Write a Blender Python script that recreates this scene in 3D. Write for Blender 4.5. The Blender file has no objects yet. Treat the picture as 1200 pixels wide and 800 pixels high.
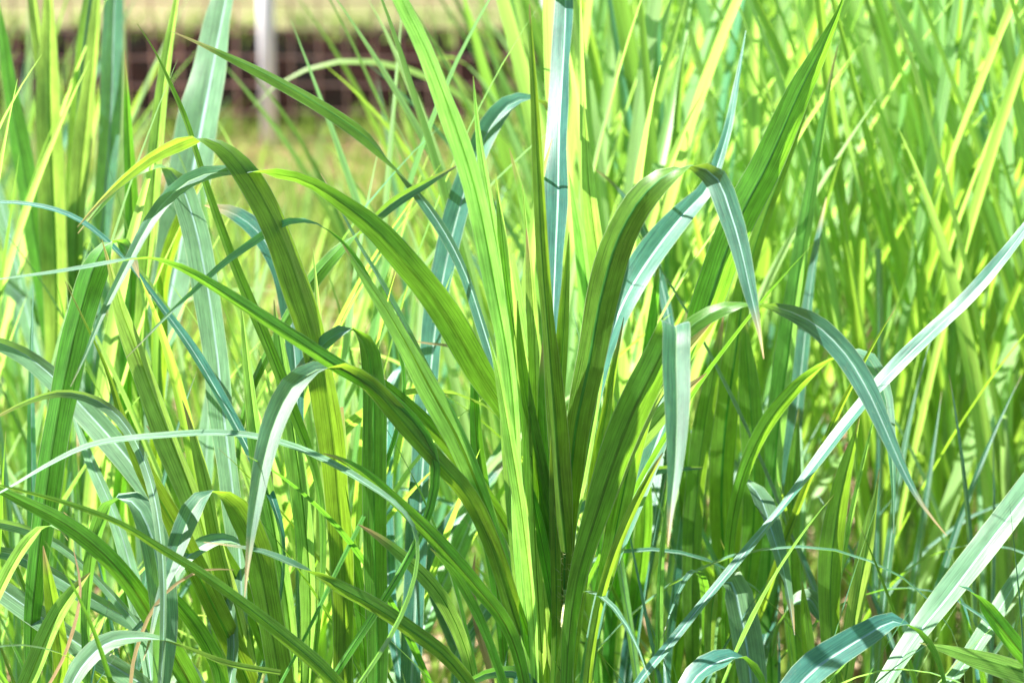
import bpy, math, random
from mathutils import Vector, Matrix
random.seed(11)
S = bpy.context.scene
COL = S.collection
R = math.radians

# ------------------------------------------------------------------ camera
FPX = 2833.0                     # focal length in pixels of the 1200-wide picture
CAMH, PITCH = 1.30, R(13.8)
cam_d = bpy.data.cameras.new('camera'); cam = bpy.data.objects.new('camera', cam_d); COL.objects.link(cam)
cam.location = (0, 0, CAMH); cam.rotation_euler = (R(90) - PITCH, 0, 0)
cam_d.sensor_width = 36; cam_d.lens = FPX * 36 / 1200
cam_d.clip_start = 0.05; cam_d.clip_end = 500
cam_d.dof.use_dof = True; cam_d.dof.focus_distance = 1.98; cam_d.dof.aperture_fstop = 6.3
S.camera = cam
FW = Vector((0, math.cos(PITCH), -math.sin(PITCH)))
UP = Vector((0, math.sin(PITCH), math.cos(PITCH)))
RT = Vector((1, 0, 0))
CP = Vector((0, 0, CAMH))
def at(x, y, d):
    return CP + FW * d + RT * ((x - 600) / FPX * d) + UP * ((400 - y) / FPX * d)

# ------------------------------------------------------------------ light
SUN_EL, SUN_DIR = R(58), Vector((-1.0, -0.08, 0)).normalized()
sv = Vector((SUN_DIR.x * math.cos(SUN_EL), SUN_DIR.y * math.cos(SUN_EL), math.sin(SUN_EL)))
sl = bpy.data.lights.new('sun', 'SUN'); so = bpy.data.objects.new('sun', sl); COL.objects.link(so)
sl.energy = 5.0; sl.angle = R(0.5); sl.color = (1, 0.94, 0.82)
so.rotation_euler = sv.to_track_quat('Z', 'Y').to_euler(); so.location = (0, 0, 10)
w = bpy.data.worlds.new('World'); S.world = w; w.use_nodes = True
nt = w.node_tree
sky = nt.nodes.new('ShaderNodeTexSky'); sky.sky_type = 'NISHITA'; sky.sun_disc = False
sky.sun_elevation = SUN_EL; sky.sun_rotation = math.atan2(SUN_DIR.x, SUN_DIR.y)
sky.air_density = 1.0; sky.dust_density = 0.2; sky.ozone_density = 3.0
nt.links.new(sky.outputs[0], nt.nodes['Background'].inputs[0]); nt.nodes['Background'].inputs[1].default_value = 0.06
S.view_settings.view_transform = 'Standard'; S.view_settings.look = 'None'
S.view_settings.exposure = 2.05; S.view_settings.gamma = 1.0
S.view_settings.use_curve_mapping = False
S.cycles.max_bounces = 6; S.cycles.diffuse_bounces = 2; S.cycles.glossy_bounces = 1; S.cycles.transmission_bounces = 2; S.cycles.transparent_max_bounces = 2
S.cycles.caustics_reflective = False; S.cycles.caustics_refractive = False

# ------------------------------------------------------------------ materials
def newmat(name):
    m = bpy.data.materials.new(name); m.use_nodes = True
    m.node_tree.nodes.clear()
    return m, m.node_tree.nodes, m.node_tree.links
def mixc(N, L, fac, a, b, mode='MIX'):
    n = N.new('ShaderNodeMix'); n.data_type = 'RGBA'; n.blend_type = mode; n.clamp_factor = True
    for s, v in ((n.inputs[0], fac), (n.inputs[6], a), (n.inputs[7], b)):
        if hasattr(v, 'links'): L.new(v, s)
        elif isinstance(v, (int, float)): s.default_value = v
        else: s.default_value = (*v, 1)
    return n.outputs[2]
def ramp(N, L, src, pts):
    n = N.new('ShaderNodeValToRGB'); L.new(src, n.inputs[0])
    e = n.color_ramp.elements
    while len(e) < len(pts): e.new(0.5)
    for k, (p, c) in enumerate(pts):
        e[k].position = p; e[k].color = (c, c, c, 1) if isinstance(c, (int, float)) else (*c, 1)
    return n.outputs[0]
def math_(N, L, op, a, b=None, clamp=False):
    n = N.new('ShaderNodeMath'); n.operation = op; n.use_clamp = clamp
    for s, v in zip(n.inputs, (a, b)):
        if v is None: continue
        if hasattr(v, 'links'): L.new(v, s)
        else: s.default_value = v
    return n.outputs[0]

def leaf_mat(name, top, under, trans, gloss=0.5, tfac=0.52, specks=0.0, plain=False, wax=0.06):
    """a grass blade: waxy blue-green upper side, greener lower side, lets sunlight through; parallel veins"""
    m, N, L = newmat(name)
    if plain:                                              # blades of the blurred stand: one streak noise only
        out = N.new('ShaderNodeOutputMaterial'); geo = N.new('ShaderNodeNewGeometry'); oi = N.new('ShaderNodeObjectInfo')
        uv = N.new('ShaderNodeUVMap'); uv.uv_map = 'UVMap'
        mpn = N.new('ShaderNodeMapping'); mpn.inputs['Scale'].default_value = (1, .05, 1); L.new(uv.outputs[0], mpn.inputs[0])
        vn = N.new('ShaderNodeTexNoise'); vn.inputs['Scale'].default_value = 14; vn.inputs['Detail'].default_value = 1
        L.new(mpn.outputs[0], vn.inputs['Vector'])
        st = ramp(N, L, vn.outputs[0], [(0.3, 0.72), (0.7, 1.2)])
        h = N.new('ShaderNodeHueSaturation')
        L.new(math_(N, L, 'MULTIPLY_ADD', oi.outputs['Random'], 0.05), h.inputs['Hue']); h.inputs['Hue'].links[0].from_node.inputs[2].default_value = 0.472
        L.new(math_(N, L, 'MULTIPLY_ADD', math_(N, L, 'FRACT', math_(N, L, 'MULTIPLY', oi.outputs['Random'], 7.31)), 0.4), h.inputs['Value']); h.inputs['Value'].links[0].from_node.inputs[2].default_value = 0.82
        L.new(mixc(N, L, 1.0, mixc(N, L, geo.outputs['Backfacing'], top, under), st, 'MULTIPLY'), h.inputs['Color'])
        dif = N.new('ShaderNodeBsdfDiffuse'); L.new(h.outputs[0], dif.inputs[0])
        tr = N.new('ShaderNodeBsdfTranslucent'); L.new(mixc(N, L, 1.0, trans, st, 'MULTIPLY'), tr.inputs[0])
        mx = N.new('ShaderNodeMixShader'); mx.inputs[0].default_value = tfac
        L.new(dif.outputs[0], mx.inputs[1]); L.new(tr.outputs[0], mx.inputs[2])
        gl = N.new('ShaderNodeBsdfGlossy'); gl.inputs['Roughness'].default_value = gloss
        m2 = N.new('ShaderNodeMixShader'); m2.inputs[0].default_value = 0.035
        L.new(mx.outputs[0], m2.inputs[1]); L.new(gl.outputs[0], m2.inputs[2]); L.new(m2.outputs[0], out.inputs[0])
        return m
    out = N.new('ShaderNodeOutputMaterial')
    geo = N.new('ShaderNodeNewGeometry'); oi = N.new('ShaderNodeObjectInfo')
    uv = N.new('ShaderNodeUVMap'); uv.uv_map = 'UVMap'
    sep = N.new('ShaderNodeSeparateXYZ'); L.new(uv.outputs[0], sep.inputs[0])
    # offset per object so no two leaves share their streaks
    mp = N.new('ShaderNodeCombineXYZ')
    L.new(math_(N, L, 'MULTIPLY', sep.outputs[0], 1.0), mp.inputs[0])
    L.new(math_(N, L, 'MULTIPLY', sep.outputs[1], 0.05), mp.inputs[1])
    L.new(math_(N, L, 'MULTIPLY', oi.outputs['Random'], 37.0), mp.inputs[2])
    vein = N.new('ShaderNodeTexNoise'); vein.inputs['Scale'].default_value = 34; vein.inputs['Detail'].default_value = 3
    vein.inputs['Roughness'].default_value = 0.7
    L.new(mp.outputs[0], vein.inputs['Vector'])
    mp2 = N.new('ShaderNodeCombineXYZ')
    L.new(math_(N, L, 'MULTIPLY', sep.outputs[0], 0.8), mp2.inputs[0])
    L.new(math_(N, L, 'MULTIPLY', sep.outputs[1], 1.6), mp2.inputs[1])
    L.new(math_(N, L, 'MULTIPLY', oi.outputs['Random'], 91.0), mp2.inputs[2])
    blot = N.new('ShaderNodeTexNoise'); blot.inputs['Scale'].default_value = 3.0; blot.inputs['Detail'].default_value = 4
    L.new(mp2.outputs[0], blot.inputs['Vector'])
    streak = ramp(N, L, vein.outputs[0], [(0.30, 0.48), (0.52, 1.0), (0.72, 1.36)])
    blotv = ramp(N, L, blot.outputs[0], [(0.3, 0.82), (0.7, 1.14)])
    # per-leaf hue and value
    rnd = oi.outputs['Random']
    hs = N.new('ShaderNodeHueSaturation')
    L.new(math_(N, L, 'MULTIPLY_ADD', rnd, 0.045), hs.inputs['Hue'])
    hs.inputs['Hue'].links[0].from_node.inputs[2].default_value = 0.478
    r2 = math_(N, L, 'FRACT', math_(N, L, 'MULTIPLY', rnd, 7.31))
    L.new(math_(N, L, 'MULTIPLY_ADD', r2, 0.35), hs.inputs['Value'])
    hs.inputs['Value'].links[0].from_node.inputs[2].default_value = 0.84
    def finish(base):
        c = mixc(N, L, 1.0, base, streak, 'MULTIPLY')
        c = mixc(N, L, 1.0, c, blotv, 'MULTIPLY')
        h = N.new('ShaderNodeHueSaturation')
        L.new(hs.inputs['Hue'].links[0].from_socket, h.inputs['Hue']); L.new(hs.inputs['Value'].links[0].from_socket, h.inputs['Value'])
        L.new(c, h.inputs['Color']); c = h.outputs[0]
        tipm = ramp(N, L, sep.outputs[2], [(0.5, 0.0), (1.0, 1.0)])
        return c
    # dry tip and pale margins: where v (normalised length in z of UV is unavailable) -> second map
    uv2 = N.new('ShaderNodeUVMap'); uv2.uv_map = 'Norm'
    s2 = N.new('ShaderNodeSeparateXYZ'); L.new(uv2.outputs[0], s2.inputs[0])
    thr = math_(N, L, 'MULTIPLY_ADD', r2, 0.05); thr.node.inputs[2].default_value = 0.952
    tip = math_(N, L, 'MULTIPLY', math_(N, L, 'SUBTRACT', s2.outputs[1], thr), 30, True)
    ed = math_(N, L, 'ABSOLUTE', math_(N, L, 'SUBTRACT', s2.outputs[0], 0.5))
    edge = math_(N, L, 'MULTIPLY', math_(N, L, 'SUBTRACT', ed, 0.475), 50, True)
    edge = math_(N, L, 'MULTIPLY', edge, 0.55)
    spn = N.new('ShaderNodeTexVoronoi'); spn.inputs['Scale'].default_value = 7
    mp3 = N.new('ShaderNodeCombineXYZ'); L.new(sep.outputs[0], mp3.inputs[0]); L.new(math_(N, L, 'MULTIPLY', sep.outputs[1], 8), mp3.inputs[1]); L.new(math_(N, L, 'MULTIPLY', rnd, 53.0), mp3.inputs[2])
    L.new(mp3.outputs[0], spn.inputs['Vector'])
    spk = ramp(N, L, spn.outputs['Distance'], [(0.06, 1.0), (0.13, 0.0)])
    spk = math_(N, L, 'MULTIPLY', spk, 0.75 + specks)
    def deco(c, tipc=(0.42, 0.30, 0.14)):
        c = mixc(N, L, tip, c, tipc)
        c = mixc(N, L, edge, c, (0.42, 0.52, 0.30))
        c = mixc(N, L, spk, c, (0.40, 0.38, 0.16))
        return c
    side = mixc(N, L, geo.outputs['Backfacing'], deco(finish(top)), deco(finish(under)))
    tcol = deco(finish(trans), (0.5, 0.36, 0.16))
    bump = N.new('ShaderNodeBump'); bump.inputs['Strength'].default_value = 0.35; bump.inputs['Distance'].default_value = 0.0006
    L.new(vein.outputs[0], bump.inputs['Height'])
    dif = N.new('ShaderNodeBsdfDiffuse'); L.new(side, dif.inputs[0]); L.new(bump.outputs[0], dif.inputs['Normal'])
    tr = N.new('ShaderNodeBsdfTranslucent'); L.new(tcol, tr.inputs[0])
    mx = N.new('ShaderNodeMixShader'); mx.inputs[0].default_value = tfac
    L.new(dif.outputs[0], mx.inputs[1]); L.new(tr.outputs[0], mx.inputs[2])
    gl = N.new('ShaderNodeBsdfGlossy'); gl.inputs['Roughness'].default_value = gloss; L.new(bump.outputs[0], gl.inputs['Normal'])
    gl.inputs[0].default_value = (0.92, 0.97, 1, 1)
    lw = N.new('ShaderNodeLayerWeight'); lw.inputs[0].default_value = 0.5; L.new(bump.outputs[0], lw.inputs['Normal'])
    fr = math_(N, L, 'MULTIPLY_ADD', math_(N, L, 'POWER', lw.outputs['Facing'], 4.0), 0.30); fr.node.inputs[2].default_value = 0.02
    # the waxy upper side shines more than the lower one
    wx = wax; wax = math_(N, L, 'MULTIPLY_ADD', geo.outputs['Backfacing'], -wx); wax.node.inputs[2].default_value = wx
    fac = math_(N, L, 'ADD', fr, wax, True)
    m2 = N.new('ShaderNodeMixShader'); L.new(fac, m2.inputs[0]); L.new(mx.outputs[0], m2.inputs[1]); L.new(gl.outputs[0], m2.inputs[2])
    L.new(m2.outputs[0], out.inputs[0])
    return m
M_LEAF = leaf_mat('grass_blade', (0.034, 0.140, 0.105), (0.066, 0.20, 0.022), (0.34, 0.70, 0.040), tfac=0.49, wax=0.012)
M_BLUE = leaf_mat('grass_blade_waxy', (0.036, 0.130, 0.112), (0.056, 0.18, 0.022), (0.28, 0.60, 0.035), gloss=0.36, tfac=0.32, wax=0.004)  # waxy blue-green blades; also carries the teal of shaded ones in its colour
M_SUNLIT = leaf_mat('grass_blade_sunlit', (0.115, 0.235, 0.135), (0.08, 0.21, 0.04), (0.32, 0.64, 0.07), gloss=0.45, tfac=0.34, wax=0.004)  # lit copy of the waxy blade: sunlit paleness put into the colour
M_YOUNG = leaf_mat('grass_blade_young', (0.15, 0.33, 0.10), (0.13, 0.31, 0.05), (0.42, 0.76, 0.12), tfac=0.54, wax=0.015)
M_FAR = leaf_mat('grass_blade_stand', (0.15, 0.32, 0.09), (0.13, 0.29, 0.04), (0.50, 0.82, 0.09), tfac=0.55, plain=True)
M_FARY = leaf_mat('grass_blade_stand_young', (0.25, 0.44, 0.17), (0.20, 0.37, 0.09), (0.56, 0.88, 0.17), tfac=0.56, plain=True)
M_FARB = leaf_mat('grass_blade_stand_waxy', (0.07, 0.23, 0.14), (0.09, 0.23, 0.05), (0.32, 0.62, 0.08), tfac=0.42, plain=True)
M_DRYL = leaf_mat('dead_blade', (0.42, 0.30, 0.20), (0.40, 0.29, 0.18), (0.46, 0.32, 0.18), tfac=0.4)
M_RIB = leaf_mat('midrib_pale', (0.26, 0.42, 0.36), (0.06, 0.18, 0.03), (0.20, 0.44, 0.04), tfac=0.30, wax=0.02)
M_RIBG = leaf_mat('midrib_green', (0.16, 0.32, 0.16), (0.045, 0.15, 0.016), (0.21, 0.50, 0.025), tfac=0.40, wax=0.01)

def simple(name, ramp_pts, scale, rough=0.8, bump=0.0, trans=None, detail=6, uvs=False):
    m, N, L = newmat(name)
    out = N.new('ShaderNodeOutputMaterial'); b = N.new('ShaderNodeBsdfPrincipled')
    tc = N.new('ShaderNodeTexCoord'); nz = N.new('ShaderNodeTexNoise')
    nz.inputs['Scale'].default_value = scale; nz.inputs['Detail'].default_value = detail; nz.inputs['Roughness'].default_value = 0.65
    L.new(tc.outputs['Object'], nz.inputs['Vector'])
    c = ramp(N, L, nz.outputs[0], ramp_pts)
    L.new(c, b.inputs['Base Color']); b.inputs['Roughness'].default_value = rough
    b.inputs['Specular IOR Level'].default_value = 0.0 if rough > .9 else 0.4
    if bump:
        bp = N.new('ShaderNodeBump'); bp.inputs['Strength'].default_value = bump; bp.inputs['Distance'].default_value = 0.02
        L.new(nz.outputs[0], bp.inputs['Height']); L.new(bp.outputs[0], b.inputs['Normal'])
    if trans:
        t = N.new('ShaderNodeBsdfTranslucent'); L.new(c, t.inputs[0])
        mx = N.new('ShaderNodeMixShader'); mx.inputs[0].default_value = trans
        L.new(b.outputs[0], mx.inputs[1]); L.new(t.outputs[0], mx.inputs[2]); L.new(mx.outputs[0], out.inputs[0])
    else: L.new(b.outputs[0], out.inputs[0])
    return m
M_CULM = simple('grass_stem', [(0.3, (0.22, 0.40, 0.09)), (0.7, (0.34, 0.54, 0.16))], 30, 0.45, trans=0.25)
M_NODE = simple('stem_node', [(0.3, (0.45, 0.50, 0.22)), (0.7, (0.62, 0.62, 0.36))], 60, 0.6)
M_DRY = simple('dry_blade', [(0.3, (0.36, 0.24, 0.15)), (0.55, (0.58, 0.42, 0.30)), (0.75, (0.70, 0.58, 0.42))], 5, 0.8, trans=0.3)
M_SOIL = simple('soil', [(0.30, (0.09, 0.055, 0.035)), (0.5, (0.20, 0.12, 0.08)), (0.7, (0.36, 0.24, 0.17))], 6, 0.95, 0.6, detail=10)
M_TERR = simple('pale_dry_lawn', [(0.30, (0.11, 0.13, 0.05)), (0.5, (0.17, 0.16, 0.085)), (0.72, (0.22, 0.17, 0.11))], 1.6, 0.95, 0.3, detail=8)
M_LAWN = simple('dark_lawn', [(0.3, (0.02, 0.045, 0.012)), (0.7, (0.05, 0.085, 0.025))], 2.0, 0.95, 0.3)
M_BANK_SHADE = simple('shaded_earth_bank', [(0.3, (0.004, 0.008, 0.007)), (0.5, (0.010, 0.006, 0.005)), (0.75, (0.03, 0.014, 0.012))], 5, 0.95, 0.6, detail=9)  # near-black stands in for the shade on the bank face
M_POST = simple('white_post_paint', [(0.3, (0.74, 0.72, 0.80)), (0.7, (0.86, 0.85, 0.90))], 9, 0.5, 0.1)
M_WIRE = simple('rusty_wire', [(0.3, (0.40, 0.20, 0.15)), (0.7, (0.55, 0.34, 0.28))], 12, 0.7)
M_TURF = simple('short_turf', [(0.3, (0.12, 0.22, 0.03)), (0.55, (0.24, 0.36, 0.06)), (0.75, (0.42, 0.42, 0.14))], 2.5, 0.7, trans=0.4)

# ------------------------------------------------------------------ object helpers
def mesh_obj(name, V, F, mat, parent=None, uvs=None, smooth=True, loc=None):
    me = bpy.data.meshes.new(name); me.from_pydata([tuple(v) for v in V], [], F)
    if uvs:
        for nm, arr in uvs.items():
            l = me.uv_layers.new(name=nm)
            idx = [0] * len(me.loops); me.loops.foreach_get('vertex_index', idx)
            flat = []
            for i in idx: flat += [arr[i][0], arr[i][1]]
            l.data.foreach_set('uv', flat)
    if smooth: me.polygons.foreach_set('use_smooth', [True] * len(me.polygons))
    me.materials.append(mat); me.update()
    o = bpy.data.objects.new(name, me); COL.objects.link(o)
    if parent: o.parent = parent
    if loc: o.location = loc
    return o
def empty(name, loc, label, cat, group=None):
    o = bpy.data.objects.new(name, None); COL.objects.link(o); o.location = loc; o.empty_display_size = 0.05
    o['label'] = label; o['category'] = cat
    if group: o['group'] = group
    return o
def hermite(P, n):
    """P: rows of numbers (x,y first) -> n samples, chord-length Catmull-Rom"""
    T = [0.0]
    for a, b in zip(P, P[1:]): T.append(T[-1] + max(1e-4, math.dist(a[:3], b[:3])) ** 0.8)
    m = []
    for i in range(len(P)):
        if i == 0: m.append([(b - a) / (T[1] - T[0]) for a, b in zip(P[0], P[1])])
        elif i == len(P) - 1: m.append([(b - a) / (T[-1] - T[-2]) for a, b in zip(P[-2], P[-1])])
        else:
            h0, h1 = T[i] - T[i - 1], T[i + 1] - T[i]
            m.append([((b - a) / h0 * h1 + (c - b) / h1 * h0) / (h0 + h1) for a, b, c in zip(P[i - 1], P[i], P[i + 1])])
    out = []; k = 0
    for s in range(n):
        t = T[-1] * s / (n - 1)
        while k < len(P) - 2 and t > T[k + 1]: k += 1
        h = T[k + 1] - T[k]; u = (t - T[k]) / h
        a, b, c, d = 2*u**3 - 3*u*u + 1, u**3 - 2*u*u + u, -2*u**3 + 3*u*u, u**3 - u*u
        out.append([a * p + b * h * q + c * r + d * h * v for p, q, r, v in zip(P[k], m[k], P[k + 1], m[k + 1])])
    return out

def blade(parent, pts, wd, nrm, W, mat, rib=None, fold=0.32, rnd=None, name='leaf', torn=None, inv=None, wav=1.0, nc=6):
    """pts spine, wd unit width vector, nrm unit top normal, W full width per sample; returns the leaf object"""
    rnd = rnd or random
    n = len(pts); V = []; U = []; Nn = []
    L = [0.0]
    for a, b in zip(pts, pts[1:]): L.append(L[-1] + (b - a).length)
    ph1, ph2 = rnd.uniform(0, 6), rnd.uniform(0, 6)
    f0 = fold * rnd.uniform(0.7, 1.25)
    q1, q2 = rnd.uniform(38, 70), rnd.uniform(38, 70)
    sizes = []
    for i in range(n):
        t = i / (n - 1)
        sizes.append(min(max(W[i] * (0.066 * (1 - t) + 0.02), 0.00025), 0.0019, W[i] * .3))
    def pos(i, u, cut=1.0):
        hw = W[i] * 0.5
        z = f0 * (abs(u) - 0.28 * u * u) * hw
        z += wav * hw * 0.10 * abs(u) ** 1.5 * math.sin(L[i] * (q1 if u > 0 else q2) + (ph1 if u > 0 else ph2))
        return pts[i] + wd[i] * (u * hw * 0.95 * cut) + nrm[i] * z
    hc = nc // 2
    for i in range(n):
        g = sizes[i] / (W[i] * 0.5) / 0.95 if rib else 0.0
        us = [-1 + (1 - g) * j / hc for j in range(hc + 1)] + [g + (1 - g) * j / hc for j in range(hc + 1)]
        for u in us:
            cut = torn(L[i] / L[-1], u, rnd) if torn and abs(u) > 0.9 else 1.0
            V.append(pos(i, u, cut))
            U.append((u * 0.5 * max(W[i] / 0.026, 0.3) + 0.5, L[i] * 12)); Nn.append((u * 0.5 + 0.5, L[i] / L[-1]))
    F = []
    c = 2 * hc + 2
    for i in range(n - 1):
        for j in list(range(hc)) + list(range(hc + 1, 2 * hc + 1)):
            F.append((i*c + j, i*c + j + 1, (i+1)*c + j + 1, (i+1)*c + j))
    if inv is not None: V = [inv @ v for v in V]
    if not rib:                                            # weld the two halves along the fold
        keep = {}; V2 = []; U2 = []; N2 = []
        for i in range(n):
            for j in range(c):
                if j == hc + 1: keep[i*c + j] = keep[i*c + hc]; continue
                keep[i*c + j] = len(V2); V2.append(V[i*c + j]); U2.append(U[i*c + j]); N2.append(Nn[i*c + j])
        F = [tuple(keep[q] for q in f) for f in F]; V, U, Nn = V2, U2, N2
    o = mesh_obj(name, V, F, mat, parent, {'UVMap': U, 'Norm': Nn})
    if rib:
        V = []; F = []; U = []; Nn = []
        for i in range(n):
            g = sizes[i] / (W[i] * 0.5) / 0.95 * 1.06
            V += [pos(i, -g), pos(i, 0) - nrm[i] * sizes[i] * 0.25, pos(i, g)]
            for q in (-.5, 0, .5): U.append((.5 + q*.1, L[i] * 12)); Nn.append((.5, L[i] / L[-1]))
        for i in range(n - 1):
            for j in range(2): F.append((i*3 + j, i*3 + j + 1, (i+1)*3 + j + 1, (i+1)*3 + j))
        if inv is not None: V = [inv @ v for v in V]
        mesh_obj('midrib', V, F, rib, o, {'UVMap': U, 'Norm': Nn})
    return o

def tube(name, P, Rr, mat, parent, inv=None, seg=8):
    V = []; F = []
    for i, (p, r) in enumerate(zip(P, Rr)):
        t = (P[min(i+1, len(P)-1)] - P[max(i-1, 0)]).normalized()
        a = t.cross(Vector((0, 1, 0.1))).normalized(); b = t.cross(a)
        for k in range(seg):
            an = 2*math.pi*k/seg
            V.append(p + (a*math.cos(an) + b*math.sin(an)) * r)
    for i in range(len(P) - 1):
        for k in range(seg):
            F.append((i*seg + k, i*seg + (k+1) % seg, (i+1)*seg + (k+1) % seg, (i+1)*seg + k))
    F.append(tuple(range(seg))[::-1]); F.append(tuple((len(P)-1)*seg + k for k in range(seg)))
    if inv is not None: V = [inv @ v for v in V]
    return mesh_obj(name, V, F, mat, parent)

def ground_px(D):                                            # picture row of the soil at camera depth D
    return 400 + (CAMH - D * math.sin(PITCH)) / math.cos(PITCH) / D * FPX

# ------------------------------------------------------------------ the plants one can single out
MATS = {'g': M_LEAF, 'b': M_BLUE, 'y': M_YOUNG, 'd': M_DRYL, 'p': M_SUNLIT}
def plant(rx, D, label, leaves, group=None, culm=None, cat='grass plant'):
    gy = ground_px(D)
    root = at(rx, gy, D)
    t = empty('grass_plant', root, label, cat, group)
    inv = Matrix.Translation(-root)
    top_y = culm if culm else 860
    rnd = random.Random(int(rx * 7 + D * 100))
    P = []; Rr = []
    for k in range(14):
        u = k / 13
        P.append(at(rx + 6*math.sin(u*3), gy + (top_y - gy) * u, D)); Rr.append(0.0062 - 0.0028*u + (0.0012 if k % 4 == 2 else 0))
    tube('stem', P, Rr, M_CULM, t, inv)
    for line in leaves:
        opts, body = line.split('|') if '|' in line else ('', line)
        o = dict(kv.split('=') for kv in opts.split()) if opts.strip() else {}
        rows = []; c = 1.0
        for tok in body.split():
            v = [float(q) for q in tok.split(',')]
            if len(v) > 3: c = v[3]
            rows.append([v[0], v[1], v[2], c, v[4] if len(v) > 4 else (rows[-1][4] if rows else 0.0)])
        off = float(o.get('d', rnd.uniform(-0.03, 0.03))); k = float(o.get('k', 0.42))
        mat = MATS[o.get('m', 'g')]
        lit = o.get('l', '1' if o.get('m') in 'ybp' else 'x') if 'm' in o else 'x'
        tilt = 0.86 if lit == '1' else 0.93 if lit == '0' else 0.97
        # carry the blade on down to its own root
        x0, y0, w0, c0 = rows[0][:4]
        ext = []
        if 'n' not in o:
            if y0 < gy - 260:
                ya = min(y0 + 230, gy - 120) ; 
                ext = [[rx, gy, w0 * .35, c0, 0], [rx + (x0 - rx) * .35, y0 + (gy - y0) * .45, w0 * .55, c0, 0]]
                if y0 > 780: ext = [[rx, gy, w0 * .4, c0, 0], [rx + (x0 - rx) * .5, y0 + (gy - y0) * .5, w0 * .75, c0, 0]]
        ne = len(ext)
        rows = ext + rows
        ctl = []
        dd = [0.0] * len(rows); acc = off
        for i, r in enumerate(rows):
            if i > ne:
                acc += (r[1] - rows[i-1][1]) * 0.5 * (r[3] + rows[i-1][3]) * k / FPX * D
            dd[i] = acc if i >= ne else 0.0
        if ne: dd[1] = off * 0.6; dd[0] = off * 0.2
        for r, d in zip(rows, dd):
            cc = max(-1, min(1, r[3] * tilt)); phi = math.acos(cc)
            d += r[4]; p = at(r[0], r[1], D + d)
            ctl.append([p.x, p.y, p.z, r[2] * .91 / FPX * (D + d) * (1.07 if lit == '1' else 1), phi])
        n = max(26, min(70, int(sum(math.dist(a[:3], b[:3]) for a, b in zip(ctl, ctl[1:])) / 0.016)))
        sm = hermite(ctl, n)
        pts = [Vector(s[:3]) for s in sm]
        j1, j2, j3 = rnd.uniform(0, 6), rnd.uniform(0, 6), rnd.uniform(14, 26)
        run = 0.0
        for i in range(n):                                 # real blades are never quite smooth curves
            if i: run += math.dist(sm[i][:3], sm[i-1][:3])
            pts[i] = pts[i] + RT * 0.0010 * math.sin(run * j3 + j1) + UP * 0.0014 * math.sin(run * j3 * 1.7 + j2) + FW * 0.003 * math.sin(run * j3 * .8 + j2)
            sm[i][4] += 0.16 * math.sin(run * j3 * .7 + j1)
        wds, ns, best = {}, {}, None
        W = [max(s[3], 0.0004) for s in sm]
        for sg in (1, -1):
            a = []; b = []; sc = 0
            for i in range(n):
                tg = (pts[min(i+1, n-1)] - pts[max(i-1, 0)]).normalized()
                vw = (pts[i] - CP).normalized()
                Pp = tg.cross(vw).normalized(); Nv = tg.cross(Pp)
                ph = sm[i][4] * sg
                wv = (Pp * math.cos(ph) + Nv * math.sin(ph)).normalized()
                if 'h' in o: wv = (-RT + tg * tg.x).normalized()
                nn = wv.cross(tg).normalized()
                a.append(wv); b.append(nn); sc += (nn.z if lit == 'x' else nn.dot(sv) if lit == '1' else -nn.dot(sv)) * W[i]
            wds[sg], ns[sg] = a, b
            if best is None or sc > best[0]: best = (sc, sg)
        sg = int(o['s']) if 's' in o else best[1]
        ribm = None if mat is M_DRYL else M_RIB if (c0 < 0 or mat is M_BLUE or mat is M_SUNLIT) else M_RIBG
        torn = None
        if 't' in o:
            def torn(u, side, r):
                s = math.sin(u*90) + math.sin(u*147+1)
                return 1 - (0.5 if s > 0.9 else 0.0) * (side > 0)
        blade(t, pts, wds[sg], ns[sg], W, mat, ribm, fold=float(o.get('f', 0.42)), rnd=rnd, inv=inv, torn=torn, name='dry_leaf' if mat is M_DRYL else 'leaf')
    return t

plant(618, 1.98, 'tall young yellow-green shoot at the centre with its tip leaving the top of the photo', [
 'm=y d=0 | 625,800,22,1 617,700,21 608,600,20 602,500,17 597,440,20 584,350,25 562,240,30 530,140,31 495,50,28 470,0,24 440,-80,14 420,-140,1',
 'm=y d=-.01 n=1 | 612,600,12,1 604,520,16 597,430,22 587,330,28 573,230,19 562,150,8 556,88,1',
 'm=y d=.03 n=1 | 640,560,10,1 632,480,14 624,380,16 618,300,9 612,215,1',
 'm=g d=-.02 n=1 f=.7 | 662,650,16,1 654,570,32 648,470,28 642,380,19 637,310,18 632,220,16 627,130,12 622,60,7 619,5,1',
 'm=y d=-.04 n=1 | 597,300,18,1 604,350,26 614,400,27 625,450,19 630,490,8 633,514,1',
 'm=g d=.02 n=1 | 655,690,16,1 645,620,22 634,560,22 622,490,18 612,420,12 606,350,1',
 'm=y d=.04 | 612,790,14,1 606,650,16 598,540,17 590,440,15 578,350,9 570,290,1',
 'm=y d=.05 | 640,780,12,1 632,600,17 627,450,19 622,340,15 617,265,1',
 'm=g d=.02 | 650,760,12,1 652,600,16 656,470,19 661,350,14 666,270,1',
 'm=y d=-.03 f=.6 | 628,760,14,1 615,640,18 600,520,17 585,440,9 573,395,1',
 'm=g d=.05 | 670,780,12,1 688,640,18 706,520,17 722,420,8 730,370,1',
 'm=y d=.06 f=.6 | 645,800,14,1 660,680,18 682,560,18 700,470,12 712,400,1',
 'm=y d=.05 | 635,790,16,1 632,700,18 626,600,20 618,480,26 605,400,26 596,330,20 588,260,10 580,205,1',
])
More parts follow.
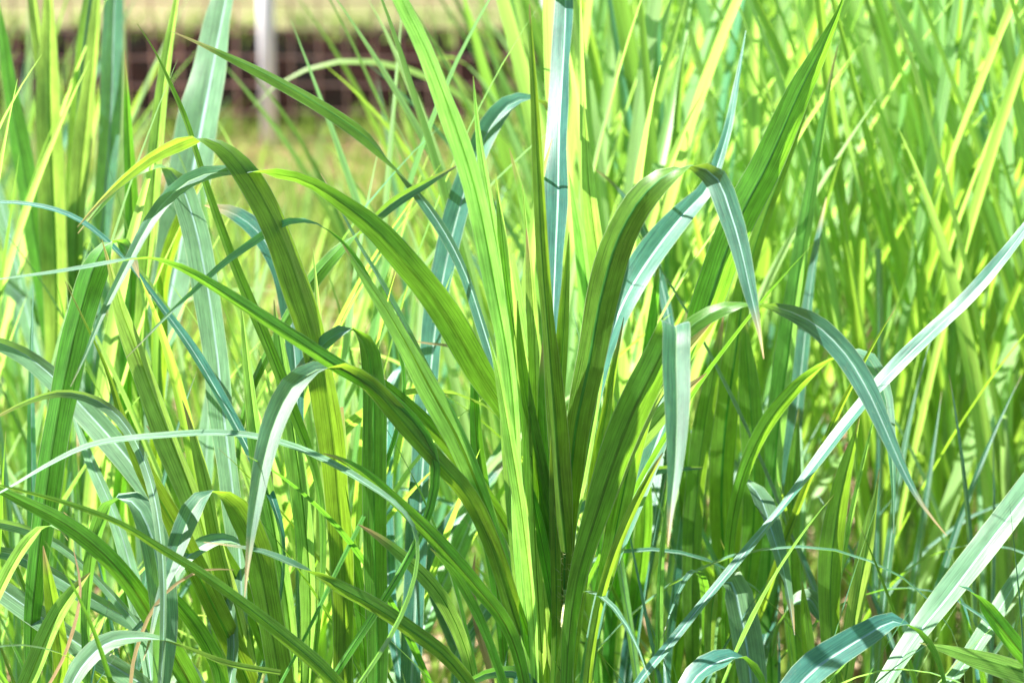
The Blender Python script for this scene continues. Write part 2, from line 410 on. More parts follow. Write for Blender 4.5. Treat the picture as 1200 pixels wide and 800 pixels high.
plant(600, 2.0, 'grass plant left of centre whose long blades arch over leftwards and droop pale', [
 'm=g d=0 n=1 | 608,560,8,1 598,492,22 565,440,37 520,370,42 480,315,40 440,268,34 400,238,26 355,213,22,.7 318,204,19,.55 292,200,19,-.5 262,199,20,-.75 230,205,22,-1 200,228,21 175,262,18 150,310,13 120,370,8 100,420,4 83,455,1',
 'm=g d=-.02 | 625,795,26,1 600,710,28 575,640,26 545,580,26 505,530,25 470,490,28 435,455,26,.8 405,437,25,.5 385,433,26,-.5 372,434,28,-.75 345,450,32,-1 322,490,33 308,540,27 298,600,18 292,650,8 288,697,1',
 'm=g d=.02 n=1 | 618,680,10,1 592,620,17 560,570,21 520,518,22 482,478,18 445,445,10 420,425,1',
 'm=y d=.02 f=.55 n=1 | 618,740,8,1 592,650,14 565,580,24 535,510,32 500,450,32 470,395,27 445,350,18 420,310,10 403,284,1',
 'm=b d=.05 | 600,520,10,-.9 585,450,15 565,380,19 545,320,20 520,270,20,-.9 490,225,19,-.6 460,190,18,.2 430,160,20,.95 385,130,23 340,105,23 300,83,19 260,63,11 225,46,4 200,35,1',
 'm=g d=.06 f=.6 | 592,640,10,-.5 560,560,15 530,490,15 500,430,14 470,370,13 445,325,12 420,285,8 395,240,4 375,205,1',
])
plant(560, 1.93, 'low blades crossing the bottom centre towards the lower left in front of the yellow shoot', [
 'm=g d=0 f=.6 | 565,830,18,.9 525,775,22 480,740,22 430,705,21 390,682,18 350,662,16,-.6 310,646,10,-.8 270,640,4 240,637,1',
 'm=g d=.02 | 615,810,18,.9 590,730,20 560,690,22 530,655,24 495,618,22 460,585,18 425,555,13 395,538,6 380,533,1',
 'm=y d=.07 | 560,830,14,1 545,760,18 515,700,22 480,660,18 440,625,8 420,612,1',
 'm=g d=-.02 | 600,850,12,.8 575,760,14 555,712,16 530,668,12 505,640,1',
 'm=b d=.02 | 640,830,14,-1 610,790,18 570,788,16,-.8 545,800,10 530,812,1',
])
central = plant(664, 2.0, 'leafy central plant with wide dark blades fanning right and a pale one bent straight down', [
 'm=b l=0 d=0 | 662,700,18,1 664,620,28 668,560,34 673,500,38 690,420,44 708,340,46 730,270,44 757,224,40 785,201,34,.6 810,194,30,-.35 834,206,34,-.95 854,250,33,-1 867,290,27 880,340,19 891,385,7 897,422,1',
 'm=b d=.05 | 668,640,14,-1 680,540,22 702,440,36 735,350,42 770,290,40 802,248,30 827,222,20 848,170,13 863,100,8 875,35,1',
 'm=g d=-.05 h=1 | 667,760,18,1 680,670,26 700,595,36 728,515,46 757,450,46 776,412,42 787,390,40,.6,-.004 792,381,39,0,-.018 794,388,38,-.7,-.034 793,425,38,-1,-.036 793,480,34 790,540,23 785,590,11 782,642,1',
 'm=b l=0 d=-.03 f=.25 | 676,700,14,1 700,600,26 725,520,30 765,440,30 795,400,26 815,382,24 845,364,22,.9 880,355,13,.2 910,358,19,-.7 950,375,30,-1 985,410,33 1010,450,31 1035,500,22 1060,550,13 1080,585,6 1112,628,1',
 'm=y d=-.02 f=.7 | 660,790,15,.9 674,720,22 697,640,28 722,560,33 750,500,34 778,452,28 805,415,18 835,378,1',
 'm=g d=.04 | 700,720,22,-.9 742,600,30 778,500,38 808,420,44,.6 838,335,48,1 870,252,48 902,188,44 935,112,35 964,52,19 986,2,4 990,-10,1',
 'm=g d=-.06 | 686,810,12,1 699,730,13 720,655,14 745,590,13 765,548,8 776,528,1',
 'm=g d=.02 f=.6 | 655,760,10,1 645,700,14 637,650,16 628,600,14 622,560,1',
 'm=g d=.03 | 660,790,16,1 655,720,24 652,650,34 648,580,40 645,520,34 640,450,20 636,400,1',
 'm=y d=.07 | 672,700,14,1 700,610,24 730,540,30 765,500,26 800,460,14 830,435,1',
 'm=g d=.06 | 690,760,12,1 715,650,26 735,560,32 750,500,36 770,430,34 775,400,10',
 'm=b d=.03 | 657,560,10,-1 650,470,16 647,380,20 650,300,26 655,225,35 657,140,34 660,60,30 662,0,27 661,-80,15 655,-150,1',
], culm=690)
rt = central.location
nd = tube('stem_node', [at(664, 738, 1.985) - rt, at(665, 728, 1.985) - rt, at(666, 716, 1.985) - rt, at(665, 706, 1.985) - rt], [.0042, .0056, .0054, .0036], M_NODE, central)
V = []; F = []; rh = random.Random(4)
for k in range(90):
    p = at(rh.uniform(655, 672), rh.uniform(640, 735), 1.978) - rt
    q = p + Vector((rh.uniform(-.006, .003), rh.uniform(-.004, 0), rh.uniform(0, .006)))
    s_ = len(V); e_ = Vector((.00012, 0, .00012)); V += [p - e_, p + e_, q]; F.append((s_, s_+1, s_+2))
mesh_obj('stem_hair', V, F, M_NODE, nd)

plant(590, 2.14, 'blue-green plant behind the centre left whose waxy blade hooks over near the top', [
 'm=b l=1 d=0 k=.2 | 483,830,26,-1 487,740,30 490,650,32 495,540,32 505,430,34 518,340,34 535,260,33 555,195,31 578,145,28 598,124,24,-.7 622,118,18,-.2 640,128,12,.8 650,150,1',
 'm=d d=.05 n=1 f=.2 | 600,445,4,.6 570,420,6 530,406,6 495,403,4 465,398,1',
 'm=d d=.06 f=.3 | 575,790,8,1 560,740,10 552,690,8 556,650,1',
 'm=y d=.1 | 455,840,32,-1 490,750,36 525,670,38 560,590,32 590,530,20 615,485,3',
 'm=b l=0 d=.04 | 540,760,14,-1 580,700,24 625,650,24 670,600,20 720,562,18 770,548,13 822,547,3',
 'm=b d=.04 | 470,800,12,-1 458,700,22 452,600,26 452,520,26 460,450,22 475,425,14,-.3 490,430,16,.6 500,450,1',
 'm=g d=.0 | 590,760,14,1 580,680,20 568,600,22 560,520,18 555,440,8 552,400,1',
 'm=b d=.08 | 560,820,16,-1 520,720,20 505,660,22 540,600,20 575,560,14 600,530,3',
])
plant(705, 2.32, 'half-hidden plant with soft upright blades just right of and behind the centre shoot', [
 'm=y | 700,600,20,1 697,480,26 692,390,28 684,310,22 675,245,12 668,200,1',
 'm=y | 655,520,16,1 645,400,22 628,300,22 612,230,13 598,172,1',
 'm=b | 790,420,12,-1 775,335,14 755,272,12 735,232,8 710,205,4 690,192,1',
 'm=g | 720,700,20,1 735,600,26 750,520,26 760,430,20 770,340,10 772,300,1',
 'm=b | 740,740,16,-1 765,620,22 778,520,24 785,430,22 780,350,14 770,290,1',
 'm=y | 715,700,16,1 722,560,24 715,430,26 700,300,24 690,200,16 684,120,1',
 'm=g | 735,780,18,1 748,690,24 757,600,24 752,520,16 748,480,1',
])
plant(330, 2.02, 'left plant with broad pale underside blade rising to a sharp bend above a torn stump', [
 'm=g l=1 d=0 k=.3 | 402,805,26,1 402,700,30 399,600,34 390,500,40 375,420,44 355,350,46 334,290,44 308,235,40 284,195,33 262,170,28,.7 245,161,24,.45 232,159,23,-.5 213,165,22,-1 180,182,19 150,206,15 120,235,7 90,268,1',
 'm=g d=-.03 k=.2 | 440,800,28,1 440,700,31 440,620,33 438,520,34 434,440,33 427,405,30,.9 410,388,26,.1 390,396,24,-.8 368,414,18 345,438,9 322,460,1',
 'm=y d=.01 k=.2 f=.5 | 408,840,24,1 405,740,30 400,640,32 397,560,26 396,500,22 395,476,18',
 'm=y d=.04 k=.2 f=.6 | 345,820,18,1 335,700,24 318,600,26 300,500,22 288,420,12 280,350,1',
 'm=y d=.05 k=.2 f=.5 | 360,830,18,1 365,700,26 355,590,30 342,500,28 330,420,18 322,350,1',
 'm=g d=.03 | 430,800,14,1 418,680,20 400,600,16 385,540,1',
 'm=b l=0 d=.08 | 350,530,14,-1 346,430,22 338,370,26 325,310,28 300,270,28 270,250,20 240,242,1',
 'm=b l=0 d=.10 f=.5 | 290,470,10,1 330,385,18 352,348,22 378,312,22 402,285,20,.7 425,265,16,-.5 460,235,17,-1 500,213,12 537,194,2',
 'm=g d=.0 | 370,560,14,.8 340,480,18 302,380,19 275,310,16 251,240,13 234,190,12 217,140,10 199,100,7 180,60,3 160,28,1',
])
plant(275, 2.05, 'plant with a glaucous white-ribbed blade folding over at the left middle', [
 'm=p d=0 k=.18 | 284,760,20,-1 280,650,28 272,560,34 262,470,36 252,390,36 240,320,37 223,250,35 207,212,28 190,195,22,-.1 168,197,14,.8 140,215,13,1 115,245,7 93,272,1',
 'm=y d=-.02 f=.6 | 262,720,16,1 236,610,32 206,530,38 181,470,32 160,410,27 143,360,18 130,310,6 120,280,1',
 'm=d d=.1 k=.1 f=.2 | 324,800,9,1 321,700,11 318,620,10 316,560,7 312,515,1',
 'm=g d=-.04 | 335,850,34,1 322,750,38 310,690,40 297,640,41 281,606,38 264,586,30,.7 246,577,24,-.2 228,590,29,-1 212,625,30 200,665,19 188,700,11 178,750,5 170,775,1',
 'm=p d=-.06 n=1 | 318,700,12,.3 295,650,12,.2 268,634,16,-.6 240,640,22,-1 215,660,21 195,690,15 170,725,9 150,745,5 128,768,1',
 'm=y d=.02 f=.6 | 300,840,20,1 285,740,30 262,650,26 240,560,20 222,500,8 212,470,1',
 'm=g d=-.01 | 300,830,28,1 270,750,33 235,680,33 200,610,30 170,550,24 148,500,14 125,435,5 95,370,2.5 74,328,1',
 'm=g d=.05 | 320,800,14,1 290,700,22 255,640,22 225,580,18 190,530,8 170,500,1',
])
plant(150, 2.0, 'plant at the left with a broad dark blade folded back on itself at its top', [
 'm=g l=0 d=0 k=.25 | 35,760,20,1 42,680,28 52,600,36 63,520,42 76,440,44 91,370,44 108,312,40 122,286,34,.5 136,279,26,-.4 148,290,22,-1 157,308,12 163,327,1',
 'm=b l=0 d=.02 | 330,620,10,-.8 290,525,17 250,455,18 215,395,17 186,352,14 160,318,11 120,280,10 85,255,9 45,240,8 -5,236,5 -50,250,1',
 'm=g d=-.10 f=.5 | 500,520,16,.95 440,458,20 395,428,21 350,397,20 300,366,18 250,336,15 210,315,13,.7 172,304,11,.1 130,308,10,-.5 80,315,8 30,322,5 -20,330,2 -60,336,1',
 'm=g d=-.05 | 470,430,8,.8 443,350,8 415,300,7 390,275,7,.3 365,261,8,-.6 335,260,10,-1 300,280,12 265,305,10 230,338,7 190,375,4 148,417,1',
 'm=p d=-.13 | 480,610,10,-.8 425,562,11 370,533,11 300,514,10 230,507,10 160,512,11 110,523,11 60,545,9 20,565,6 -10,580,3 -40,596,1',
 'm=p d=-.13 | 190,640,12,-.9 175,560,15 155,510,16 130,478,17 100,462,15 70,459,13 35,470,9 0,488,5 -25,502,1',
 'm=p d=.02 | 265,700,22,-1 212,620,32 160,550,34 110,490,34 60,440,30 20,412,24 -30,395,14 -80,392,1',
 'm=p d=.06 | 180,820,16,-1 160,700,24 140,620,22 110,540,16 80,470,1',
])
plant(130, 1.95, 'tangle of low arching blades filling the bottom left corner', [
 'm=p d=0 k=.2 | 105,700,16,1 112,640,22 124,600,24,.9 137,584,24,.1 155,586,30,-.7 172,612,38,-1 183,660,42 187,720,40 185,790,32 182,860,10',
 'm=g d=.02 | 240,840,26,1 208,775,32 177,722,30 145,675,26 110,640,26 70,612,22 30,592,16 -10,572,8 -60,548,1',
 'm=g d=-.04 f=.5 | 425,850,18,1 382,790,21 340,750,20 290,708,16 240,673,13 190,645,12 140,615,9 80,590,7 20,572,4 -30,560,1',
 'm=p d=.0 | 235,865,24,-1 170,805,29 110,765,31 50,722,32 0,688,28 -50,655,15 -90,640,1',
 'm=p d=.03 | 190,780,12,-.8 145,712,14 100,665,14 65,637,13,-1 30,620,15 0,611,16 -50,605,9 -90,612,1',
 'm=p d=.06 | 230,790,16,-1 165,735,24 110,700,23 60,668,21 20,650,18 -40,645,9 -70,648,1',
 'm=y d=.0 | -30,760,18,1 -5,700,20 15,660,18 34,632,15 52,618,12,.1 68,622,6,-.8 78,635,1',
 'm=y d=.03 | 15,850,18,1 42,775,26 68,722,24 90,692,15 107,672,1',
 'm=p d=-.07 n=1 | 330,790,10,.7 262,775,12,.6 225,760,12,.2 190,748,14,-.3 160,746,17,-.9 128,752,26,-1 100,776,29 80,810,20 62,860,1',
 'm=p d=-.02 | 200,840,10,-.9 180,760,12 150,680,12 120,640,8 75,600,1',
 'm=d d=-.03 f=.2 | 150,850,6,.8 158,760,6 190,700,5 240,670,4 275,668,1',
 'm=d d=.0 f=.2 | 40,840,6,.8 80,760,6 95,690,5 85,640,1',
 'm=g d=.05 | 60,850,16,1 70,780,22 60,700,20 52,640,1',
 'm=g d=.07 | 250,850,14,1 260,790,22 235,740,24 200,700,16 180,680,1',
])
plant(60, 2.6, 'tall soft-focus plant at the upper left with stacked dark and glowing blades', [
 'm=g k=.1 | 100,540,14,-1 111,400,24 118,300,27 125,200,28 131,100,30 135,0,28 138,-100,18 139,-180,1',
 'm=b l=0 k=.1 | 78,500,16,-1 79,300,24 84,200,26 93,100,26 104,10,20 112,-60,1',
 'm=y k=.1 | 80,520,12,1 76,360,20 67,230,26 58,130,26 46,50,18 36,-20,10 30,-60,1',
 'm=y k=.1 | 85,420,14,1 92,260,24 101,140,26 110,40,18 118,-60,1',
 'm=g k=.15 | 78,600,14,.9 62,420,26 43,290,32 28,200,32 14,120,26 4,50,16 -2,0,1',
 'm=y k=.1 | 72,560,18,1 67,400,34 63,260,38 60,130,34 58,30,22 55,-60,1',
 'm=p k=.3 | 90,580,16,-.8 52,440,26 26,340,26 5,255,22 -15,180,12 -30,120,1',
 'm=p k=.3 | 115,520,14,-1 72,400,22 30,350,22 -5,322,18 -60,290,1',
 'm=p k=.2 | 120,500,12,-.9 140,420,18 120,330,18 80,270,12 40,230,1',
 'm=g k=.2 | 100,620,14,1 125,520,22 140,420,24 150,330,18 155,250,1',
], )
plant(205, 2.35, 'soft-focus plant with one very wide silvery blade leaning right at the upper left', [
 'm=p k=.25 | 168,600,20,-1 182,470,40 198,360,52 212,280,56 226,200,60 240,130,58 254,60,48 266,0,36 275,-60,20 282,-110,1',
 'm=g k=.2 | 180,600,16,.9 190,430,26 193,330,26 215,250,18 240,200,1',
 'm=y k=.2 | 170,600,16,1 165,400,20 176,250,22 190,120,18 205,20,10 214,-50,1',
 'm=g k=.2 | 140,620,16,1 150,460,24 155,300,22 150,160,14 148,60,1',
 'm=p k=.3 | 200,700,20,-.9 235,600,26 245,500,22 250,420,1',
])
plant(870, 2.3, 'right-hand clump with dark shaded stems and a pale banded blade drooping at its foot', [
 'm=g k=.15 | 850,820,20,1 850,700,28 846,600,32 851,500,36 860,420,36 872,340,26 895,260,18 925,180,12 948,110,6 960,60,1',
 'm=y k=.1 f=.6 | 905,820,20,1 900,690,30 906,600,33 914,500,34 923,420,32 932,340,26 945,260,20 959,180,14 972,110,6 983,55,1',
 'm=b k=.15 | 905,740,12,-1 918,620,18 930,510,22 938,430,22 948,350,16 962,270,8 970,230,1',
 'm=g k=.15 | 812,820,16,1 812,680,26 818,570,30 826,490,28 836,430,18 848,370,1',
 'm=g k=.15 | 862,820,18,1 874,700,28 882,610,30 884,530,32 880,460,30 874,400,14 872,370,1',
 'm=g k=.15 f=.5 | 790,800,16,1 800,700,24 806,600,26 800,500,20 796,430,1',
 'm=b l=0 k=.15 | 780,820,14,-1 785,720,20 795,620,24 803,560,18 812,500,1',
 'm=g d=-.1 | 850,700,12,1 860,600,15 879,540,19 907,485,22 936,450,19 965,428,15,.6 990,417,15,-.2 1013,420,20,-.9 1031,450,21,-1 1041,500,15 1047,560,8 1049,627,1',
 'm=p d=-.1 t=1 | 852,700,10,.8 857,620,12 864,580,16,.5 874,567,18,-.4 888,582,26,-1 902,618,29 916,660,20 925,700,11 932,744,1',
 'm=p d=-.14 k=.25 | 832,760,14,1 838,700,20,.9 845,683,24,.1 856,682,32,-.8 868,715,40,-1 877,760,42 881,800,38 884,860,26 886,930,2',
 'm=p d=-.12 n=1 | 905,770,8,.6 915,725,16,.3 930,703,22,-.4 947,700,26,-1 958,716,20 970,740,1',
 'm=g k=.15 | 940,830,16,1 930,740,24 925,650,26 930,560,22 938,480,1',
 'm=d k=.2 f=.3 | 1040,800,8,1 1030,740,9 1015,690,7 990,665,1',
 'm=b k=.2 | 880,860,14,-1 895,760,20 905,700,22 895,640,16 880,590,1',
])
plant(720, 1.92, 'single long straight silvery blade cutting diagonally across the right half', [
 'm=b l=x d=0 k=.12 f=.25 | 740,812,13,-.9 790,748,14 850,674,14 900,612,15,-.8 945,555,18 990,500,22 1040,444,24 1090,394,24 1140,342,22 1180,294,19 1215,247,13 1280,165,1',
])
plant(850, 1.9, 'short teal blades curling over the bottom edge right of the centre', [
 'm=b d=0 | 790,840,20,-1 820,790,36 848,774,30 868,769,20,-.3 884,780,14,.8 898,805,9 905,835,1',
 'm=b d=-.03 | 900,850,26,-1 952,788,44 990,762,38 1020,743,32 1046,728,24,-.8 1066,733,14,.1 1086,750,11,.9 1100,778,8 1108,810,5 1110,840,1',
])
plant(1000, 2.15, 'pair of bright upright young shoots in the lower right', [
 'm=g l=1 k=.2 | 990,860,20,1 976,770,26 972,695,31 977,625,32 990,560,24 1003,515,9 1009,490,1',
 'm=y k=.2 | 985,860,20,1 1000,740,27 1010,672,26 1019,612,15 1025,577,5 1029,548,1',
 'm=g k=.2 | 960,840,14,1 950,780,18 944,720,14 940,680,1',
])
plant(1060, 2.02, 'broad pale blades with white midribs sweeping out to the right edge', [
 'm=p d=0 k=.3 | 1015,850,24,-.95 1058,772,30 1110,702,36 1160,632,38 1203,578,36 1250,510,28 1300,430,1',
 'm=y d=.03 | 1250,812,26,1 1185,784,31 1140,770,25 1105,758,12 1078,751,1',
 'm=g d=.03 | 1240,820,22,1 1192,757,25 1160,715,20 1138,692,12,-.4 1124,686,1',
 'm=p d=.1 k=.3 | 1080,840,16,-.9 1130,780,22 1180,700,24 1215,640,10 1230,610,1',
])

# ------------------------------------------------------------------ stand of grass behind: templates, then copies
def make_template(seed, h, nl, upright, mat, rib=None, res=18, thin=1.0):
    """one grass plant at the origin, as an Empty with stem and blades"""
    r = random.Random(seed)
    t = bpy.data.objects.new('grass_plant', None); t.empty_display_size = 0.05
    parts = []
    P = []; Rr = []
    lean = Vector((r.uniform(-.06, .06), r.uniform(-.06, .06), 0))
    ch = h * r.uniform(0.42, 0.58)
    for k in range(10):
        u = k / 9
        P.append(lean * (u*u) + Vector((0, 0, ch * u))); Rr.append(0.0058 - 0.003*u + (0.0012 if k % 3 == 2 else 0))
    st = tube('stem', P, Rr, M_CULM, t); parts.append(st)
    for i in range(nl):
        u = (i + 0.6) / nl
        az = i * 2.6 + r.uniform(-.5, .5) if r.random() < .6 else r.uniform(0, 6.28)
        z0 = ch * (0.12 + 0.86 * u)
        Lf = h * r.uniform(0.55, 0.85) * (0.75 + 0.35 * math.sin(u * 2.6))
        el = R(r.uniform(72, 86) if r.random() < upright else r.uniform(56, 74))
        droop = r.uniform(0.15, 0.7) if r.random() < upright else r.uniform(1.0, 2.7)
        Wm = r.uniform(0.018, 0.031) * thin
        dirh = Vector((math.cos(az), math.sin(az), 0)); side0 = Vector((-math.sin(az), math.cos(az), 0))
        p = lean * (z0/ch)**2 + Vector((0, 0, z0)) + dirh * 0.004
        tw = r.uniform(-.9, .9); azd = r.uniform(-.5, .5)
        pts = []; wd = []; ns = []; W = []
        for k in range(res):
            s = k / (res - 1)
            e = el - droop * s ** 1.8 - max(0, droop - 1) * 0.8 * s ** 3
            dh = Matrix.Rotation(azd * s, 3, 'Z') @ dirh
            tg = dh * math.cos(e) + Vector((0, 0, math.sin(e)))
            sd = Matrix.Rotation(azd * s, 3, 'Z') @ side0
            wv = Matrix.Rotation(tw * s, 3, tg) @ sd
            nn = (-wv).cross(tg)
            if (tg.cross(sd)).z > 0: pass
            nrm = tg.cross(-wv)
            wv2 = wv; nrm = wv2.cross(tg).normalized()
            up = -dh * math.sin(e) + Vector((0, 0, math.cos(e)))
            if nrm.dot(up) < 0: wv2 = -wv2; nrm = -nrm
            pts.append(p.copy()); wd.append(wv2.normalized()); ns.append(nrm)
            W.append(Wm * max(0.02, (0.45 + 0.9 * s) if s < 0.45 else 0.855 * (1 - ((s - .45) / .55) ** 1.9)))
            p = p + tg * (Lf / (res - 1))
        lf = blade(t, pts, wd, ns, W, mat, rib, fold=r.uniform(.25, .6), rnd=r, nc=4)
        parts.append(lf)
    for q in list(parts): 
        for ch_ in q.children: pass
    COL.objects.link(t)
    return t
def copy_tree(o, parent=None):
    c = o.copy(); COL.objects.link(c); c.parent = parent
    for ch in o.children: copy_tree(ch, c)
    return c
templates = []
for k in range(12):
    m = [M_FAR, M_FARY, M_FARY, M_FAR, M_FARB, M_FARY][k % 6]
    templates.append(make_template(100 + k, 1.0, [11, 10, 9, 12][k % 4], 0.93, m, None, 18, 0.74))
used = set()
def zone(px):
    return ('far left' if px < 220 else 'left' if px < 450 else 'middle' if px < 720 else 'right' if px < 960 else 'far right')
def put(px, D, h, tries=None):
    rr = random
    k = rr.randrange(len(templates))
    t0 = templates[k]
    o = t0 if k not in used else copy_tree(t0)
    used.add(k)
    gy = ground_px(D); p = at(px, gy, D); p.z = 0
    o.location = p; o.rotation_euler = (rr.gauss(0, .06), rr.gauss(0, .06), rr.uniform(0, 6.283))
    s = h * rr.uniform(.9, 1.1); o.scale = (s, s, s * rr.uniform(.95, 1.1))
    row = 'just behind sharp blades' if D < 2.9 else 'halfway back in the stand' if D < 4.2 else 'deep in the stand'
    o['label'] = 'blurred green grass plant %s, %s of photo' % (row, zone(px))
    o['category'] = 'grass plant'
    o['group'] = 'grass plants %s, %s' % (row, zone(px))
placed = []
def try_put(px, D, h, gap):
    gy = ground_px(D); p = at(px, gy, D)
    for q in placed:
        if (q[0]-p.x)**2 + (q[1]-p.y)**2 < gap*gap: return False
    placed.append((p.x, p.y)); put(px, D, h); return True
rq = random.Random(5)
n = 0
while n < 185:                                                 # the tall stand on the right
    px = rq.uniform(600, 1290); D = (2.6 if px < 700 else 2.8) + 4.1 * rq.random() ** 1.2
    if 900 < px < 1060 and 3.1 < D < 4.7 and rq.random() < .8: continue
    if px < 640 + 30 * (D - 2.5): 
        if rq.random() < .6: continue
    n += try_put(px, D, rq.uniform(1.0, 1.3) if px > 690 else rq.uniform(.85, 1.0), 0.045)
n = 0
while n < 80:                                                  # the lower growth on the left, open towards the fence
    D = 2.4 + 3.2 * rq.random() ** 1.3; px = rq.uniform(-90, 620)
    top = 240 if 130 < px < 500 else (150 if 500 <= px < 560 else 40)
    ang = PITCH + math.atan((top + rq.uniform(-90, 110) - 400) / FPX)
    h = (CAMH - D * math.tan(ang)) * 0.88
    if h < 0.3: continue
    n += try_put(px, D, min(h, 1.15), 0.05)
templates = [make_template(300 + k, 1.0, [9, 8, 10, 9][k % 4], 0.7, [M_YOUNG, M_LEAF, M_LEAF, M_BLUE][k % 4], M_RIB, 22, 0.62) for k in range(4)]
used = set()
n = 0
while n < 26:                                                  # slimmer ones close behind the sharp blades
    D = 2.2 + .45 * rq.random(); px = rq.uniform(-60, 1260)
    n += try_put(px, D, rq.uniform(.58, .78) if not 250 < px < 560 else rq.uniform(.4, .54), 0.06)

templates = [make_template(500 + k, 1.0, 9, 0.25, [M_YOUNG, M_BLUE, M_LEAF][k % 3], None, 26, 0.36) for k in range(3)]
used = set()
n = 0
while n < 15:                                                  # wispy ones among the low arching blades
    D = 1.98 + .3 * rq.random(); px = rq.uniform(-60, 330) if n < 10 else rq.uniform(700, 1250)
    n += try_put(px, D, rq.uniform(.55, .68), 0.04)

# ------------------------------------------------------------------ the setting
def struct(o): o['kind'] = 'structure'; return o
# soil with gentle lumps near, one big sheet reaching the bank
V = []; F = []
nx, ny = 120, 120
for j in range(ny + 1):
    for i in range(nx + 1):
        x = -9 + 18 * i / nx; y = 0.6 + 7.8 * j / ny
        z = 0.012 * math.sin(x*3.1 + 1.3*math.sin(y*2.3)) * math.cos(y*2.7) - 0.004
        V.append((x, y, z * (1 if y < 8.2 else 0)))
for j in range(ny):
    for i in range(nx):
        a = j*(nx+1) + i; F.append((a, a+1, a+nx+2, a+nx+1))
struct(mesh_obj('soil', V, F, M_SOIL))
# big outer ground
struct(mesh_obj('ground', [(-120, -120, -.03), (120, -120, -.03), (120, 8.38, -.03), (-120, 8.38, -.03)], [(0, 1, 2, 3)], M_LAWN, smooth=False))
# earth bank, shade put into its near-black colour, and the terrace above it
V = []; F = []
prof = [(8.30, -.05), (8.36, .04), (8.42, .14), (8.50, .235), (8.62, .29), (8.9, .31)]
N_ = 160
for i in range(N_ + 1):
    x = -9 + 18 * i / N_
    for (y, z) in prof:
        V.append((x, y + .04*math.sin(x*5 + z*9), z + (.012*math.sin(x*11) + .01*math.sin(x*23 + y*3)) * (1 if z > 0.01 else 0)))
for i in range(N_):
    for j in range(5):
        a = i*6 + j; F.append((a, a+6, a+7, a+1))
struct(mesh_obj('shaded_earth_bank', V, F, M_BANK_SHADE))
V = []; F = []
for j in range(41):
    for i in range(41):
        u = j / 40
        V.append((-90 + 180*i/40, 8.8 + 160*u*u, .305 + .02*math.sin(i*1.7)*math.sin(j) + 0.4*u))
for j in range(40):
    for i in range(40):
        a = j*41 + i; F.append((a, a+1, a+42, a+41))
struct(mesh_obj('terrace', V, F, M_TERR))

# ------------------------------------------------------------------ the wire fence
fy = 8.05
fence = empty('wire_fence', (0, fy, 0), 'low rusty square-mesh wire fence with white posts in front of the dark bank', 'fence')
V = []; F = []
def wire(a, b, r):
    a = Vector(a); b = Vector(b); t = (b - a).normalized(); u = t.orthogonal().normalized(); v = t.cross(u)
    s = len(V)
    for p in (a, b):
        for k in range(4): V.append(p + (u*math.cos(k*math.pi/2) + v*math.sin(k*math.pi/2)) * r)
    for k in range(4): F.append((s+k, s+(k+1) % 4, s+4+(k+1) % 4, s+4+k))
sp = 0.092
k = 0
while -4.6 + k*sp < 4.6:
    x = -4.6 + k*sp; wire((x, 0, 0.0), (x + random.uniform(-.006, .006), 0, 0.60), .0052); k += 1
for j in range(7):
    z = .02 + j*sp
    for q in range(46):
        x = -4.6 + q*.2; wire((x, .004, z + .004*math.sin(q*1.3 + j)), (x+.2, .004, z + .004*math.sin((q+1)*1.3 + j)), .0052)
mesh_obj('wire_mesh', V, F, M_WIRE, fence, smooth=False)
for px in (315, 641, 942, -20, 1255):
    x = (px - 600) / FPX * 8.1
    P = [Vector((x, -.02, 0)), Vector((x, -.02, .5)), Vector((x + .005, -.02, 1.15)), Vector((x + .005, -.02, 1.17))]
    p = tube('fence_post', P, [.027, .027, .026, .018], M_POST, fence, seg=14)

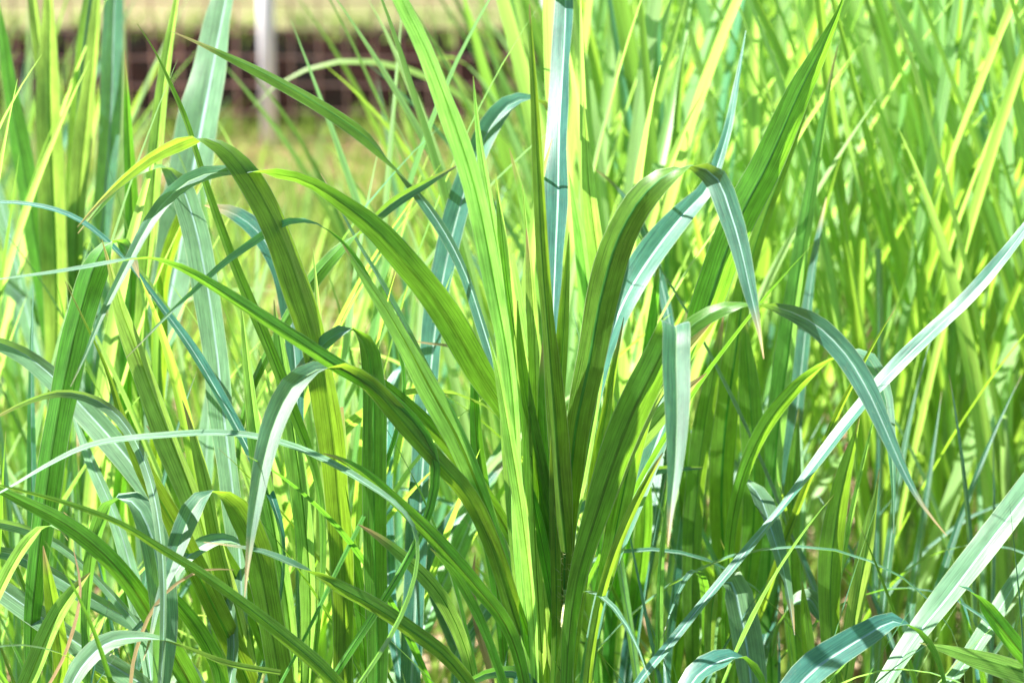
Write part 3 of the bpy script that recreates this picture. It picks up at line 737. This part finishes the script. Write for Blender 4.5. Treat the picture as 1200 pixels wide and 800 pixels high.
# ------------------------------------------------------------------ ground cover nobody could count
def scatter(name, label, n, fn, mat, cat):
    r = random.Random(hash(name) % 1000 if False else len(name) * 31)
    V = []; F = []
    for _ in range(n):
        x, y, z, h, wv, tilt, flat = fn(r)
        a = r.uniform(0, 6.28); sd = Vector((math.cos(a), math.sin(a), 0)) * wv
        b = r.uniform(0, 6.28); ld = Vector((math.cos(b), math.sin(b), 0))
        p0 = Vector((x, y, z)); s = len(V)
        if flat:
            q = ld * h; m_ = ld.cross(Vector((0, 0, 1))) * wv
            V += [p0 - m_, p0 + m_, p0 + q*.5 + m_ + Vector((0, 0, r.uniform(.0, .03))), p0 + q*.5 - m_ + Vector((0, 0, r.uniform(.0, .02))), p0 + q]
        else:
            V += [p0 - sd, p0 + sd, p0 + sd*.8 + ld*tilt*h*.35 + Vector((0, 0, h*.55)), p0 - sd*.8 + ld*tilt*h*.35 + Vector((0, 0, h*.55)), p0 + ld*tilt*h + Vector((0, 0, h*r.uniform(.75, 1)))]
        F += [(s, s+1, s+2, s+3), (s+3, s+2, s+4)]
    o = mesh_obj(name, V, F, mat, smooth=False)
    o['label'] = label; o['category'] = cat; o['kind'] = 'stuff'
    return o
def f_lit(r):
    y = r.uniform(1.2, 5.6); x = r.uniform(-1, 1) * (.5 + y*.26)
    return x, y, r.uniform(.004, .03), r.uniform(.06, .3), r.uniform(.003, .011), 0, True
scatter('dry_litter', 'pinkish tan dead blades scattered over the soil between the grass plants', 9000, f_lit, M_DRY, 'leaf litter')
def f_low(r):
    y = r.uniform(1.6, 6.8); x = r.uniform(-1, 1) * (.4 + y*.26)
    return x, y, 0, r.uniform(.06, .34), r.uniform(.003, .009), r.uniform(.1, .9), False
scatter('low_grass', 'low bright green undergrowth between the stems', 6500, f_low, M_TURF, 'undergrowth')
def f_turf(r):
    y = r.uniform(4.6, 8.3); x = r.uniform(-1, 1) * (.6 + y*.27)
    return x, y, 0, r.uniform(.02, .07), r.uniform(.002, .005), r.uniform(.1, .9), False
def f_bank(r):
    if r.random() < .55: y = 8.3 - abs(r.gauss(0, .06)); z = 0
    else: y = 8.78 + r.gauss(0, .12); z = .29
    x = r.uniform(-3.4, 3.4)
    if math.sin(x*4.1) + math.sin(x*9.7+1) + r.gauss(0, .5) < 0.1: z -= .02
    return x, y, z, r.uniform(.03, .15), r.uniform(.003, .008), r.uniform(.2, 1.1), False
scatter('bank_grass', 'ragged grass tufts along the foot and top edge of the dark bank', 3200, f_bank, M_TURF, 'grass tufts')
scatter('short_turf', 'short sunlit turf in front of the wire fence', 30000, f_turf, M_TURF, 'turf')
